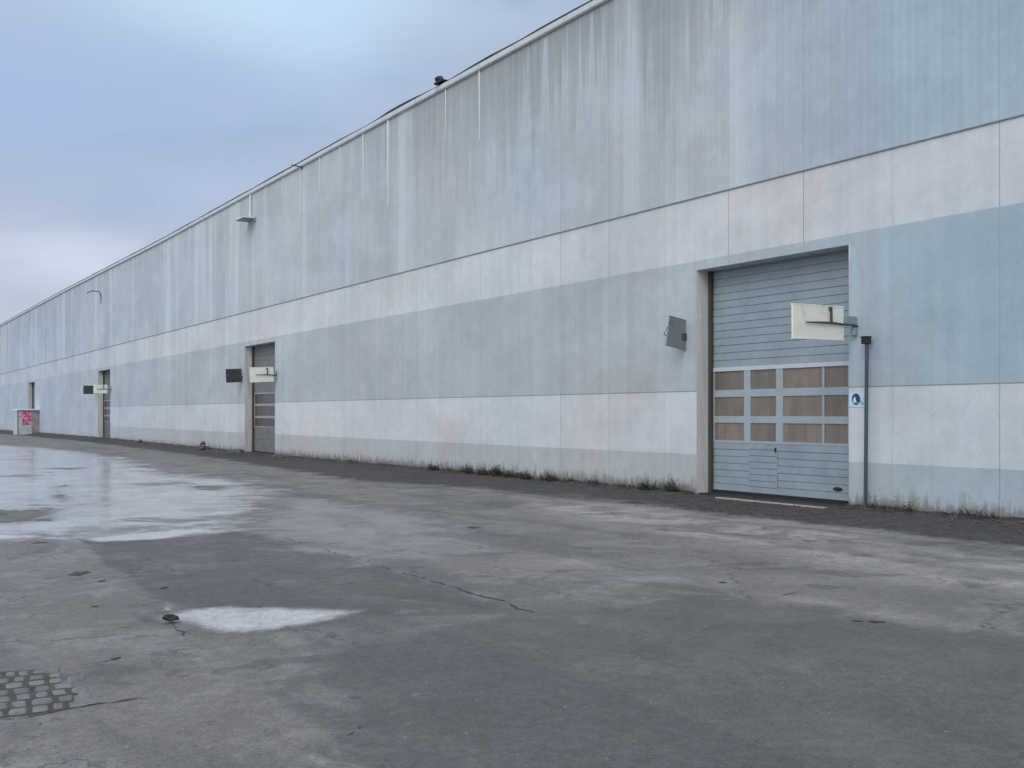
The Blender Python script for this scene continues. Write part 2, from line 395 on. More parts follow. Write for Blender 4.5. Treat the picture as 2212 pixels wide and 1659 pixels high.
    c = t.mix(t.m('MULTIPLY', t.ss(X_, -1, 4), .25), c, (.110, .108, .109))
    lite = mask('d_lite', .5, .9)
    c = t.mix(t.m('MULTIPLY', lite, t.mr(medn, .42, .58, .2, 1)), c, (.30, .285, .275))
    dark = mask('d_dark', .25, .45)
    dkc = t.mix(t.ss(medn, .35, .7), (.088, .0855, .085), (.110, .107, .106))
    c = t.mix(t.m('MULTIPLY', dark, .93), c, dkc)
    dark2 = mask('d_dark2', .05, .14)
    c = t.mix(t.m('MULTIPLY', dark2, .9), c, t.mix(t.ss(medn, .4, .7), (.084, .081, .081), (.108, .104, .103)))
    pat = t.noise(t.scale(P, (1, 1, 1), (17, 3, 0)), .75, 8, .68, .7)
    c = t.mix(t.m('MULTIPLY', t.ss(pat, .545, .60), t.mr(dark, 0, 1, .5, .2)), c, (.062, .061, .063))
    c = t.mix(t.m('MULTIPLY', t.ss(t.noise(t.scale(P, (1, 1, 1), (2, 31, 0)), 1.9, 8, .7, .6), .57, .63), t.mr(dark, 0, 1, .38, .14)), c, (.21, .205, .20))
    # tyre-polished darker tracks running with the wall
    tr = t.noise(t.scale(P, (.9, .10, 1), (4, 2, 0)), 1.0, 4, .55, .4)
    c = t.mix(t.m('MULTIPLY', t.ss(tr, .52, .62), .45), c, (.065, .066, .07))
    soil = mask('d_soil', .35, .95)
    soil_i = soil
    sc = t.mix(t.ss(fn, .35, .65), (.020, .0195, .019), (.056, .052, .049))
    c = t.mix(t.m('MULTIPLY', soil_i, .88), c, sc)
    # shallow water at the left and small puddle; sky reflection painted as pale colour
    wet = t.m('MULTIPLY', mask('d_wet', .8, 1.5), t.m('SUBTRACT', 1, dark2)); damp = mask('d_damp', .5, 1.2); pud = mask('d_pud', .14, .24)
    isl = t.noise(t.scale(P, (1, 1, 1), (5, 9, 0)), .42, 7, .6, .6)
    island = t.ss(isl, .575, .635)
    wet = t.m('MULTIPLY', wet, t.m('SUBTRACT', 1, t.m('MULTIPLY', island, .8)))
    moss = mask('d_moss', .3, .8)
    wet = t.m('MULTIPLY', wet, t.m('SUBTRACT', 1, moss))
    c = t.mix(t.m('MULTIPLY', moss, .8), c, t.mix(t.ss(fn, .4, .6), (.060, .064, .052), (.15, .15, .135)))
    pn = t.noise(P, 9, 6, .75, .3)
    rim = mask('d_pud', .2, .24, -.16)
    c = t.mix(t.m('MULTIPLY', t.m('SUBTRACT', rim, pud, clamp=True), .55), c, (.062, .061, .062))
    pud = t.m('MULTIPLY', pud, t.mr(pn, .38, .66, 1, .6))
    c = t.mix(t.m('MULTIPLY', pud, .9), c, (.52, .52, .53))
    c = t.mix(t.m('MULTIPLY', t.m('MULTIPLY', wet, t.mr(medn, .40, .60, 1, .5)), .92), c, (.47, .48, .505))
    c = t.mix(t.m('MULTIPLY', t.m('MULTIPLY', damp, t.mr(medn, .44, .58, 1, .1)), .6), c, (.25, .252, .26))
    # moss and grit islands standing out of the wet
    # fine crazing of the old surface
    vc = t.new('ShaderNodeTexVoronoi', feature='DISTANCE_TO_EDGE'); vc.inputs['Scale'].default_value = .55
    wv = t.new('ShaderNodeVectorMath', operation='ADD'); t.l.new(P, wv.inputs[0])
    nv = t.new('ShaderNodeTexNoise'); t.l.new(P, nv.inputs['Vector']); nv.inputs['Scale'].default_value = 1.6; nv.inputs['Detail'].default_value = 7; nv.inputs['Roughness'].default_value = .7
    sv = t.new('ShaderNodeVectorMath', operation='SCALE'); t.l.new(nv.outputs['Color'], sv.inputs[0]); sv.inputs['Scale'].default_value = 1.1
    t.l.new(sv.outputs[0], wv.inputs[1]); t.l.new(wv.outputs[0], vc.inputs['Vector'])
    craze = t.m('MULTIPLY', t.ss(vc.outputs['Distance'], .016, .004), t.m('MULTIPLY', t.ss(medn, .47, .56), t.ss(fn, .42, .54)))
    craze = t.m('MULTIPLY', craze, t.m('SUBTRACT', 1, t.m('MULTIPLY', dark, .8)))
    c = t.mix(t.m('MULTIPLY', craze, .55), c, (.045, .045, .047))
    # worn aggregate: mid-size mottling and scattered grit
    mot = t.noise(P, 13, 7, .75, .3)
    v = t.mr(mot, .38, .62, .85, 1.15); c = t.mix(1.0, c, t.vec(v, v, v), 'MULTIPLY')
    v2 = t.new('ShaderNodeTexVoronoi', feature='F1'); t.l.new(P, v2.inputs['Vector']); v2.inputs['Scale'].default_value = 17
    g2 = t.xyz(v2.outputs['Color'])[0]
    c = t.mix(t.m('MULTIPLY', t.m('MULTIPLY', t.ss(v2.outputs['Distance'], .26, .12), t.m('GREATER_THAN', g2, .93)), .6), c, (.045, .045, .047))
    c = t.mix(t.m('MULTIPLY', t.m('MULTIPLY', t.ss(v2.outputs['Distance'], .22, .10), t.m('LESS_THAN', g2, .05)), .55), c, (.30, .30, .30))
    # pocks, pebbles and stains
    vo = t.new('ShaderNodeTexVoronoi', feature='F1'); t.l.new(P, vo.inputs['Vector']); vo.inputs['Scale'].default_value = 3.2
    vr = t.xyz(vo.outputs['Color'])[0]
    vd = t.m('ADD', vo.outputs['Distance'], t.m('MULTIPLY', t.m('SUBTRACT', fn, .5), .16))
    spot = t.m('MULTIPLY', t.ss(vd, .13, .05), t.m('GREATER_THAN', vr, .80))
    c = t.mix(t.m('MULTIPLY', spot, .55), c, (.035, .035, .037))
    lspot = t.m('MULTIPLY', t.ss(vd, .10, .04), t.m('LESS_THAN', vr, .09))
    c = t.mix(t.m('MULTIPLY', lspot, .5), c, (.27, .27, .27))
    v = t.mr(gr, .32, .68, .66, 1.34); c = t.mix(1.0, c, t.vec(v, v, v), 'MULTIPLY')
    v = t.mr(gr2, .32, .68, .74, 1.26); c = t.mix(1.0, c, t.vec(v, v, v), 'MULTIPLY')
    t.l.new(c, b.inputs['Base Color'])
    wall = wet
    wa = t.m('MAXIMUM', wall, t.m('MAXIMUM', t.m('MULTIPLY', pud, .75), t.m('MULTIPLY', damp, .35)))
    rbase = t.mr(medn, .3, .7, .70, .56)
    rbase = t.m('ADD', rbase, t.m('MULTIPLY', soil_i, .25))
    rb = t.new('ShaderNodeMix', data_type='FLOAT'); t.put(rb.inputs[0], wa); t.put(rb.inputs[2], rbase); rb.inputs[3].default_value = .15
    t.l.new(rb.outputs[0], b.inputs['Roughness'])
    t.put(b.inputs['Specular IOR Level'], t.mr(wa, 0, 1, .38, .85))
    h = t.m('ADD', t.m('MULTIPLY', gr, .30), t.m('ADD', t.m('MULTIPLY', mot, .28), t.m('MULTIPLY', gr2, .12)))
    h = t.m('SUBTRACT', h, t.m('ADD', t.m('MULTIPLY', spot, .8), t.m('MULTIPLY', craze, .8)))
    bs = t.mr(wa, 0, .9, .62, .05)
    t.l.new(t.bump(h, bs, .02), b.inputs['Normal'])
    me.materials.append(m)
    return o
G_OBJ = ground()

# crumbly dirt ridge against the wall foot
M_soil, t, b = mat('gritty_soil')
P = t.new('ShaderNodeNewGeometry').outputs['Position']
n1 = t.noise(P, 3.0, 8, .75, .4); n2 = t.noise(P, 30, 6, .8)
c = t.mix(t.ss(n1, .35, .68), (.022, .020, .018), (.085, .077, .070))
c = t.mix(t.m('MULTIPLY', t.ss(n2, .58, .72), .5), c, (.22, .21, .20))
c = t.mix(t.m('MULTIPLY', t.ss(t.noise(P, 1.1, 5, .6), .52, .68), .45), c, (.05, .058, .034))
t.l.new(c, b.inputs['Base Color']); b.inputs['Roughness'].default_value = .9
t.l.new(t.bump(n2, .9, .03), b.inputs['Normal'])
doors_px = [(1505, 1833.6), (529, 594), (212, 238), (61.5, 74.8)]
DOORS = [(wallpt(r, 900)[0], wallpt(l, 900)[0]) for l, r in doors_px]      # (s right, s left)
def soil_strip():
    bm = bmesh.new(); ss = list(np.arange(-20, 60, .09))+list(np.arange(60, 150, .35))
    nx = 12; rows = []
    for s in ss:
        indoor = any(a-.1 < s < b_+.1 for a, b_ in DOORS[:1])
        far = min(1, max(0, (s-40)/60))
        wd = .55+.28*mnoise.noise(Vector((s*.7, 0, 0)))+.15*mnoise.noise(Vector((s*3, 4, 0)))+far*.6
        wd *= .75 if s < 12 else 1
        hh = .055+.045*mnoise.noise(Vector((s*1.1, 3, 0)))+.03*mnoise.noise(Vector((s*5, 7, 0)))+far*.14
        if indoor: hh = 0.004; wd = .3
        row = []
        for k in range(nx+1):
            u = k/nx; x = D+.02-u*wd
            z = gz(s)-.02*(u > .97)+max(hh, .0)*(1-u)**1.1*(1+.0*u)+.002
            if not indoor: z += .026*mnoise.noise(Vector((x*7, s*7, 1)))*(1-u)+.012*mnoise.noise(Vector((x*21, s*21, 5)))*(1-u)
            row.append(bm.verts.new((x, s, z)))
        rows.append(row)
    for a, b_ in zip(rows, rows[1:]):
        for k in range(nx): bm.faces.new((a[k], a[k+1], b_[k+1], b_[k]))
    tag(link('soil_strip', bm, M_soil, smooth=True), kind='structure')
soil_strip()

# ------------------------------------------------------------------ warehouse
SMIN, SMAX = -38.0, 262.0
WH = thing('warehouse', 'long pale grey metal warehouse with two white bands and recessed loading doors', 'warehouse', (D+24, 110, 0))
WO = (-(D+24), -110, 0)                      # children carry world-space vertices
ZP, ZM, ZG, ZW = .77, 2.13, 4.92, 6.30
DH = 4.72
def sheet(bm, x, s0, s1, zb, zt, step=3.0, thick=.0):
    n = max(1, int((s1-s0)/step)); prev = None
    for k in range(n+1):
        s = s0+(s1-s0)*k/n
        a = bm.verts.new((x, s, zb(s))); b_ = bm.verts.new((x, s, zt(s)))
        if prev: bm.faces.new((prev[0], a, b_, prev[1]))
        prev = (a, b_)
K = lambda v: (lambda s: v)
segs = []; cur = SMIN
for a, b_ in DOORS: segs.append((cur, a)); cur = b_
segs.append((cur, SMAX))
FARS = DOORS[2][1]
bm = bmesh.new(); bm2 = bmesh.new()
for a, b_ in segs: sheet(bm if a < FARS-1 else bm2, D, a, b_, K(-1.2), K(ZP))
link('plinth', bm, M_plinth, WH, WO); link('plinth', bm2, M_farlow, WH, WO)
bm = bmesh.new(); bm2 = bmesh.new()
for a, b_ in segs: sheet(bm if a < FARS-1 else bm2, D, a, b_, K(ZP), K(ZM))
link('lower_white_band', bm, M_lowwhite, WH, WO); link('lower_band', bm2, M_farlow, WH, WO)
bm = bmesh.new()
for a, b_ in segs: sheet(bm, D, a, b_, K(ZM), K(DH))
sheet(bm, D, SMIN, SMAX, K(DH), K(ZG))
link('grey_band', bm, M_grey, WH, WO)
bm = bmesh.new(); sheet(bm, D, SMIN, SMAX, K(ZG), K(ZW)); link('upper_white_band', bm, M_white, WH, WO)
# ribbed cladding, a real trapezoid profile
bm = bmesh.new(); prev = None; s = SMIN; p = .1641667
prof = [(0, 0), (.3, 0), (.45, .007), (.80, .007), (1.0, 0)]
while s < SMAX:
    for u, d in prof[:-1]:
        ss_ = s+u*p
        a = bm.verts.new((D-.012-d*.55, ss_, ZW-.02)); b_ = bm.verts.new((D-.012-d*.55, ss_, rz(ss_)-.02))
        if prev: bm.faces.new((prev[0], a, b_, prev[1]))
        prev = (a, b_)
    s += p
link('upper_cladding', bm, M_clad, WH, WO)
# reveals around the doors
REV = .40
for a, b_ in DOORS:
    for bx in ((D+.001, D+REV+.25, b_, b_+.22, -1.2, DH+.2), (D+.001, D+REV+.25, a-.22, a, -1.2, DH+.2), (D+.002, D+REV+.25, a, b_, DH, DH+.19)):
        bm = bmesh.new(); box(bm, *bx); link('door_reveal', bm, M_reveal, WH, WO)
# sealant lines and drip
bm = bmesh.new()
sheetz = [(ZW, .012, 0.022), (ZG, .004, .010)]
box(bm, D-.026, D+.002, SMIN, SMAX, ZW-.032, ZW-.014)
for a, b_ in segs[:3]: box(bm, D-.004, D+.002, a, b_, ZM-.010, ZM+.008)
link('sealant_line', bm, M_seal, WH, WO)
# fascia and roof edge
bm = bmesh.new(); prev = None
for s in np.arange(SMIN, SMAX+.1, PITCH*2):
    j = .012*mnoise.noise(Vector((s*.6, 2, 0)))
    zt = rz(s)+.03+j; zb = zt-.175
    ring = [bm.verts.new(q) for q in ((D-.07, s, zb), (D-.10, s, zb+.03), (D-.10, s, zt-.02), (D-.08, s, zt), (D+.15, s, zt), (D+.15, s, zb), )]
    if prev:
        for k in range(6): bm.faces.new((prev[k], prev[(k+1) % 6], ring[(k+1) % 6], ring[k]))
    prev = ring
link('fascia', bm, M_fascia, WH, WO)
bm = bmesh.new(); prev = None
for s in np.arange(SMIN, SMAX+.1, .8):
    amp = 1.0 if s < 40 else .4
    j = .035*amp*mnoise.noise(Vector((s*.35, 9, 0)))+.02*amp*mnoise.noise(Vector((s*1.7, 5, 0)))
    zt = rz(s)+.085+j*2; zb = rz(s)+.022
    ring = [bm.verts.new(q) for q in ((D-.065+j*.4, s, zb), (D-.08+j*.4, s, zt), (D+.3, s, zt+.02), (D+.3, s, zb))]
    if prev:
        for k in range(4): bm.faces.new((prev[k], prev[(k+1) % 4], ring[(k+1) % 4], ring[k]))
    prev = ring
link('roof_edge', bm, M_roof, WH, WO)
# roof, gable walls and back wall
bm = bmesh.new(); prev = None
for s in (SMIN, 60, 92, 135, SMAX):
    r_ = [bm.verts.new(q) for q in ((D+.1, s, rz(s)-.02), (D+24, s, rz(s)+1.2), (D+48, s, rz(s)-.02))]
    if prev:
        for k in range(2): bm.faces.new((prev[k], prev[k+1], r_[k+1], r_[k]))
    prev = r_
link('roof', bm, M_roof, WH, WO)
for s in (SMIN, SMAX):
    bm = bmesh.new(); bm.faces.new([bm.verts.new(q) for q in ((D, s, -1.2), (D+48, s, -1.2), (D+48, s, rz(s)-.02), (D+24, s, rz(s)+1.19), (D, s, rz(s)-.03))])
    link('gable_wall', bm, M_grey, WH, WO)
bm = bmesh.new(); sheet(bm, D+48, SMIN, SMAX, K(-1.2), lambda s: rz(s)-.02); link('back_wall', bm, M_grey, WH, WO)
# joint strips under the fascia
rnd = random.Random(3)
LK = {8: (2.0, .032), 9: (1.5, .02), 11: (2.9, .05), 12: (2.3, .035), 13: (1.2, .02), 14: (1.3, .026), 15: (2.1, .022), 16: (1.2, .016), 17: (.9, .016), 19: (1.6, .018), 20: (3.0, .022), 21: (3.2, .022), 23: (2.4, .028)}
for k in range(8, 34):
    if k > 23: L, w = rnd.choice([.8, 1.3, 1.8]), .016
    elif k in LK: L, w = LK[k]
    else: continue
    s = S0+PITCH*k
    bm = bmesh.new(); n = 6; z1 = rz(s)-.15
    for q in range(n):                       # worn, each length a little narrower than the one above
        f = 1-q/n*.65; za = z1-L*q/n; box(bm, D-.045+q*.002, D-.02, s-w*f, s+w*f, za-L/n, za)
    bmesh.ops.remove_doubles(bm, verts=bm.verts[:], dist=.0001)
    link('joint_strip', bm, M_strip, WH, WO)

# ------------------------------------------------------------------ sectional doors
def prism(bm, prof, y0, y1):                 # profile of (x, z) extruded along y
    a = [bm.verts.new((x, y0, z)) for x, z in prof]; b_ = [bm.verts.new((x, y1, z)) for x, z in prof]
    for k in range(len(prof)-1): bm.faces.new((a[k], a[k+1], b_[k+1], b_[k]))
OFF = REV+.03
sR0, sL0 = DOORS[0]
def zz(x, y): return wf(x, y, OFF)[1]
def ssx(x): return wf(x, 1600, OFF)[0]
# column edges (from the right jamb), window rows
COLS = [(ssx(3182), ssx(3091)), (ssx(3087), ssx(2938)), (ssx(2912), ssx(2816)), (ssx(2792), ssx(2681))]
COLS = [(a-sR0, b_-sR0) for a, b_ in COLS]
ROWS = [(zz(2860, 1655), zz(2860, 1587)), (zz(2860, 1561), zz(2860, 1487)), (zz(2860, 1459), zz(2860, 1386))]
DW = sL0-sR0
FROWS = [tuple(wallpt(572, y, OFF)[1] for y in q) for q in ((921, 903.5), (898.5, 877), (872, 851))]
def sectional_door(sr, sl, m_leaf, m_frame, m_rail, m_pane, label):
    k = (sl-sr)/DW
    fl = gz((sr+sl)/2)+.0
    base = Vector((D+REV, (sr+sl)/2, 0))
    # part empty keeps its place inside the warehouse
    leaf = bmesh.new(); x = D+OFF; rn = random.Random(int(sr*10))
    def ribs(z0, z1, h, y0, y1, groove=.012):
        n = max(1, round((z1-z0)/h)); zs = [z0+(z1-z0)*q/n for q in range(n+1)]
        pr = []
        for q in range(n):
            a, b_ = zs[q], zs[q+1]; dd = .012 if q % 3 else .015
            pr += [(x+.004, a), (x+.004, a+groove*.5), (x-dd, a+groove), (x-dd, b_-groove*.4), (x+.004, b_)]
        prism(leaf, pr, y0, y1)
    wy0, wy1 = sr+COLS[2][0]*k-.03, sr+COLS[2][1]*k+.03        # wicket door edges
    zt = DH+.12
    zb = fl+.07
    z0, z3 = ROWS[0][0]-.05, ROWS[2][1]+.07
    far = m_leaf is not M_doorblue
    if far: rows, cols = FROWS, [(.02, DW-.12)]; z0, z3 = rows[0][0]-.04, rows[-1][1]+.05
    else: rows, cols = ROWS, COLS
    for (a, b_) in ((sr-.15, wy0-.008), (wy1+.008, sl+.15)): ribs(zb, z0, .148 if not far else .55, a, b_)
    ribs(z3, zt, .155 if not far else .62, sr-.15, sl+.15)
    lo = link('sectional_door', leaf, m_leaf, WH, WO)
    if label: lo['label'] = label
    # frame of the glazed zone
    fr = bmesh.new(); xf = x-.016
    rails = [(z0, rows[0][0]), (rows[0][1], rows[1][0]), (rows[1][1], rows[2][0])]
    posts = [(sr-.1, sr+COLS[0][0]*k), (sr+COLS[1][1]*k, sr+COLS[2][0]*k), (sr+COLS[2][1]*k, sr+COLS[3][0]*k), (sr+COLS[3][1]*k, sl+.1)]
    if far: posts = [(sr-.1, sr+.02), (sl-.12, sl+.1)]
    for a, b_ in rails: box(fr, xf, x+.03, sr-.1, sl+.1, a, b_, .003)
    for a, b_ in posts: box(fr, xf-.004, x+.03, a, b_, z0-.002, z3-.003, .003)
    if not far: box(fr, xf+.002, x+.03, sr+COLS[0][1]*k-.012, sr+COLS[1][0]*k+.012, z0+.004, z3-.006)
    link('window_frame', fr, m_frame, lo)
    tp = bmesh.new(); box(tp, xf-.010, x+.03, sr-.1, sl+.1, rows[-1][1], z3+.012, .003); link('top_rail', tp, m_rail, lo)
    for c0, c1 in cols:
        for r0, r1 in rows:
            pb = bmesh.new(); box(pb, x+.004, x+.012, sr+c0*k-.02, sr+c1*k+.02, r0-.02, r1+.02); link('window_pane', pb, m_pane, lo)
    # wicket door in the leaf
    wb = bmesh.new(); leaf = wb
    n = 8 if not far else 2; zs = np.linspace(zb+.0, z0, n+1); pr = []
    for q in range(n): pr += [(x, zs[q]), (x, zs[q]+.006), (x-.017, zs[q]+.012), (x-.017, zs[q+1]-.005), (x, zs[q+1])]
    prism(wb, pr, wy0, wy1)
    for yy in (wy0, wy1): box(wb, x-.0165, x+.01, yy-.008, yy+.008, zb+.02, z0, .001)
    link('wicket_door', wb, m_leaf, lo)
    gp = bmesh.new()
    box(gp, x-.012, x+.02, wy0-.017, wy0-.010, zb, z0)
    box(gp, x-.010, x+.02, wy1+.010, wy1+.0145, zb, z0)
    box(gp, x-.012, x+.03, sr, sl, fl-.05, zb+.004)
    link('rubber_seal', gp, M_rubber, lo)
    hb = bmesh.new(); zk = fl+.98
    box(hb, x-.04, x-.012, wy0+.02, wy0+.06, zk-.045, zk+.045, .008)
    link('handle', hb, M_black, lo)
    if m_leaf is M_doorblue:
        hb = bmesh.new(); s_, z_ = wf(3144, 1834, OFF)
        bmesh.ops.create_uvsphere(hb, u_segments=16, v_segments=8, radius=1)
        for v in hb.verts: v.co = Vector((x-.016+v.co.x*.02, s_+v.co.y*.115, z_+v.co.z*.04))
        link('pull_recess', hb, M_black, lo)
    # guide rails
    gb = bmesh.new(); box(gb, D+REV-.07, D+REV+.06, sl-.085, sl-.001, fl-.05, DH-.01, .004); link('guide_rail', gb, M_rail, lo)
    gb = bmesh.new(); box(gb, D+REV-.02, D+REV+.06, sr+.001, sr+.05, fl-.05, DH-.01, .004); link('guide_rail', gb, M_rail, lo)
    bb = bmesh.new(); box(bb, D+REV+.3, D+REV+.32, sr-.2, sl+.2, -1, DH+.2); link('inner_lining', bb, M_black, lo)
sectional_door(*DOORS[0], M_doorblue, M_frame, M_framew, M_pane, 'blue grey ribbed loading door with three rows of brown panes')
sectional_door(*DOORS[1], M_doorgrey, M_framed, M_framed, M_paned, 'dark grey loading door behind the second pair of projecting panels')
sectional_door(*DOORS[2], M_doorgreen, M_framed, M_framed, M_paned, 'dull green grey loading door far along the wall')
sectional_door(*DOORS[3], M_doorgreen, M_framed, M_framed, M_paned, 'farthest loading door above the graffiti kiosk')
# pale corner trim of the near opening, concrete sill
bm = bmesh.new(); box(bm, D-.008, D+.012, sR0-.045, sR0-.001, 3.95, DH+.02, .002); link('corner_trim', bm, M_fascia, WH, WO)
M_sill = simple('sill_concrete', (.36, .35, .34), .85, .2, 7, dirt=(.12, .12, .115), dirt_amt=.6)
bm = bmesh.new()
a = gpt(1548, 1076); b_ = gpt(1782, 1098.5)
for k in range(14):
    u0, u1 = k/14, (k+1)/14; w0 = .03+.05*random.random()*(1-k/20)
    x0 = a[0]+(b_[0]-a[0])*u0; y0 = a[1]+(b_[1]-a[1])*u0; y1 = a[1]+(b_[1]-a[1])*u1
    box(bm, x0-w0, x0+w0, y1, y0, -.3, gz(y0)+.022, .004)
link('door_sill', bm, M_sill, WH, WO)
bm = bmesh.new(); box(bm, D+.02, D+REV+.05, sR0+.01, sL0-.01, -.5, gz(14)+.012); link('door_floor', bm, M_rubber, WH, WO)

# ------------------------------------------------------------------ projecting panels beside the doors
def pxX(x, s):                               # distance from wall of a photo column on the plane Y = s
    lat = (x-CX)/F_; tt = s/(CT-lat*ST); return tt*(ST+lat*CT), tt
def proj_panel(name, label, group, s, xl, xr, yt, yb, tilt, m, wallx, cream):
    X0, t0 = pxX(xl, s); X1, t1 = pxX(xr, s); tm = (t0+t1)/2
    zt, zb = CAMH+tm*(HY-yt)/F_, CAMH+tm*(HY-yb)/F_; zc = (zt+zb)/2; w = abs(X1-X0); h = zt-zb; Xc = (X0+X1)/2
    root = thing(name, label, 'sign', (D, s, zc), 0, group)
    pb = bmesh.new()
    n = 10
    box(pb, -w/2, w/2, -.02, .02, -h/2, h/2, .006)
    # folded rim
    box(pb, -w/2-.004, w/2+.004, -.024, .026, h/2-.02, h/2+.004); box(pb, -w/2-.004, w/2+.004, -.024, .026, -h/2-.004, -h/2+.016)
    for v in pb.verts:
        x, z = v.co.x, v.co.z; ca, sa = math.cos(tilt), math.sin(tilt); v.co.x = x*ca+z*sa; v.co.z = -x*sa+z*ca
    link('panel', pb, m, root, (Xc-D, 0, 0))
    ab = bmesh.new(); gap = D-max(X0, X1)
    if cream:
        tube(ab, [(Xc-D-w*.28, -.055, -.02), (Xc-D+.1, -.055, -.005), (Xc-D+w*.25, -.05, -.0), (0.0, -.045, -.03)], [.012, .02, .02, .018])
        link('arm', ab, M_metal, root)
        ab = bmesh.new(); tube(ab, [(Xc-D+w*.22, -.05, .0), (Xc-D+w*.215, -.055, h*.34), (Xc-D+w*.20, -.055, h*.40), (Xc-D+w*.20, -.055, h*.47)], [.024, .020, .034, .03])
        link('elbow', ab, M_metal, root)
        kb = bmesh.new(); box(kb, -max(gap-.03, .12), -.002, -.04, .03, .0, .15, .01); box(kb, -.09, -.003, -.05, .05, -.20, -.04, .01)
        link('mounting_bracket', kb, M_bracketg, root)
    else:
        tube(ab, [(Xc-D+w*.3, .0, -.08), (-.001, 0, -.08)], .022); link('arm', ab, M_metal, root)
        ab = bmesh.new(); box(ab, -.12, -.002, -.05, .05, -.14, .0, .008); link('mounting_bracket', ab, M_metal, root)
        ab = bmesh.new(); tube(ab, [(Xc-D-w*.45, .03, h*.2), (Xc-D-w*.62, .03, -h*.05), (Xc-D-w*.5, .03, -h*.1)], .012)
        link('handle', ab, M_metal, root)
    return root
GP, GC = 'dark panels left of the loading doors', 'cream panels right of the loading doors'
sr1, sl1 = DOORS[0]; sr2, sl2 = DOORS[1]; sr3, sl3 = DOORS[2]
proj_panel('projecting_sign', 'grey tilted upright panel fixed on the wall left of the blue grey door', GP, sl1+.35, 1442, 1489, 688, 752, R(9), M_signgrey, 1497, False)
proj_panel('projecting_sign', 'weathered cream panel on a dark elbow arm over the blue grey door', GC, sr1-.15, 1711, 1821, 659, 733, R(-.8), M_cream, 1850, True)
proj_panel('projecting_sign', 'dark charcoal panel left of the dark grey door', GP, sl2+.35, 488, 522, 797, 826, R(-3), M_signdark, 530, False)
proj_panel('projecting_sign', 'cream panel sticking out in front of the dark grey door', GC, sr2-.2, 540, 591, 793, 825, R(-3), M_cream, 597, True)
proj_panel('projecting_sign', 'dark green panel beside the third door from the right', GP, sl3+.3, 180, 202, 833, 851, 0, M_signgreen, 213, False)
proj_panel('projecting_sign', 'mottled cream panel at the third door from the right, smallest in view', GC, sr3-.3, 202, 232, 831, 849, R(1), M_cream, 239, True)

# ------------------------------------------------------------------ slim post with a box beside the near door
s_, _ = wallpt(1871, 900, -.14)
pt = thing('post', 'slim slate grey post with a small dark box on top beside the big door', 'post', (D-.14, s_, gz(s_)))
bm = bmesh.new(); H = 1.60+1.40
box(bm, -.026, .026, -.026, .026, -.1, H-.04, .006)
for v in bm.verts: v.co.y += (v.co.z/H-.5)*-.03
link('pole', bm, M_post, pt)
bm = bmesh.new(); box(bm, -.065, .065, -.065, .065, H-.07, H+.06, .012); box(bm, -.075, .07, -.072, .072, H+.045, H+.065, .004)
link('head_box', bm, M_black, pt)
bm = bmesh.new(); box(bm, -.06, .06, -.06, .06, 0, .03, .004); link('fixing', bm, M_metal, pt)

# round blue sign on a pale blue board
s0_, z1_ = wallpt(1866, 850); s1_, z0_ = wallpt(1834.8, 880)
sg = thing('safety_sign', 'round dark blue sign with a white triangle on a pale blue board', 'sign', (D, (s0_+s1_)/2, (z0_+z1_)/2))
bm = bmesh.new(); box(bm, -.008, -.001, -(s1_-s0_)/2, (s1_-s0_)/2, -(z1_-z0_)/2, (z1_-z0_)/2, .002); link('board', bm, M_paleblue, sg)
bm = bmesh.new(); cs, cz = wallpt(1850, 862); cs -= (s0_+s1_)/2; cz -= (z0_+z1_)/2
def disc(bm, x, cy, cz_, ry, rz_, n=28):
    a = [bm.verts.new((x, cy+ry*math.cos(2*math.pi*k/n), cz_+rz_*math.sin(2*math.pi*k/n))) for k in range(n)]
    b_ = [bm.verts.new((x+.006, v.co.y, v.co.z)) for v in a]
    bm.faces.new(a)
    for k in range(n): bm.faces.new((a[k], a[(k+1) % n], b_[(k+1) % n], b_[k]))
disc(bm, -.016, cs, cz, .088, .102); link('disc', bm, M_blue, sg)
bm = bmesh.new()
for tri in (((-.016, -.055), (.062, -.055), (.05, .0), (.028, .052), (.004, .01)), ((-.058, -.072), (.062, -.072), (.062, -.064), (-.058, -.064))):
    a = [bm.verts.new((-.0185, cs+y, cz+z)) for y, z in tri]; bm.faces.new(a)
link('emblem', bm, M_whitep, sg)
bm = bmesh.new(); tube(bm, [(-.012, cs-.075, cz-.01), (-.02, cs-.11, cz-.05), (-.015, cs-.16, cz-.085), (-.01, cs-.13, cz-.10)], .005, 6); link('cable', bm, M_blue, sg)

# ------------------------------------------------------------------ lamps and brackets up on the cladding
def lamp(label, px, py, wid, pipe, name='wall_lamp', m1=M_strip):
    s, z = wallpt(px, py)
    r = thing(name, label, 'wall lamp' if name == 'wall_lamp' else 'bracket', (D-.02, s, z), 0)
    if pipe:
        bm = bmesh.new(); tube(bm, [(-.07, 0, .06), (-.07, 0, rz(s)-z-.2)], .045, 8); link('pipe', bm, M_strip, r)
    bm = bmesh.new(); box(bm, -.55, -.02, -wid*.35, wid*.45, .0, .055, .01); link('head', bm, m1, r)
    bm = bmesh.new(); box(bm, -.58, -.01, -wid*.45, wid*.47, -.032, -.001, .008); box(bm, -.06, .02, -wid*.5, -wid*.3, -.14, .03, .01); link('tray', bm, M_bracketg, r)
    return r
lamp('flat wall lamp at the foot of a white pipe below the roof edge', 545, 475, 1.1, True)
r = thing('bracket', 'small dark bracket under the roof edge above the white pipe lamp', 'bracket', (D-.02, *wallpt(655, 361)))
bm = bmesh.new(); tube(bm, [(.02, .1, 0), (-.35, .02, .03), (-.5, -.1, .0)], [.03, .025, .02]); box(bm, -.02, .02, .03, .17, -.06, .06, .005); link('arm', bm, M_metal, r)
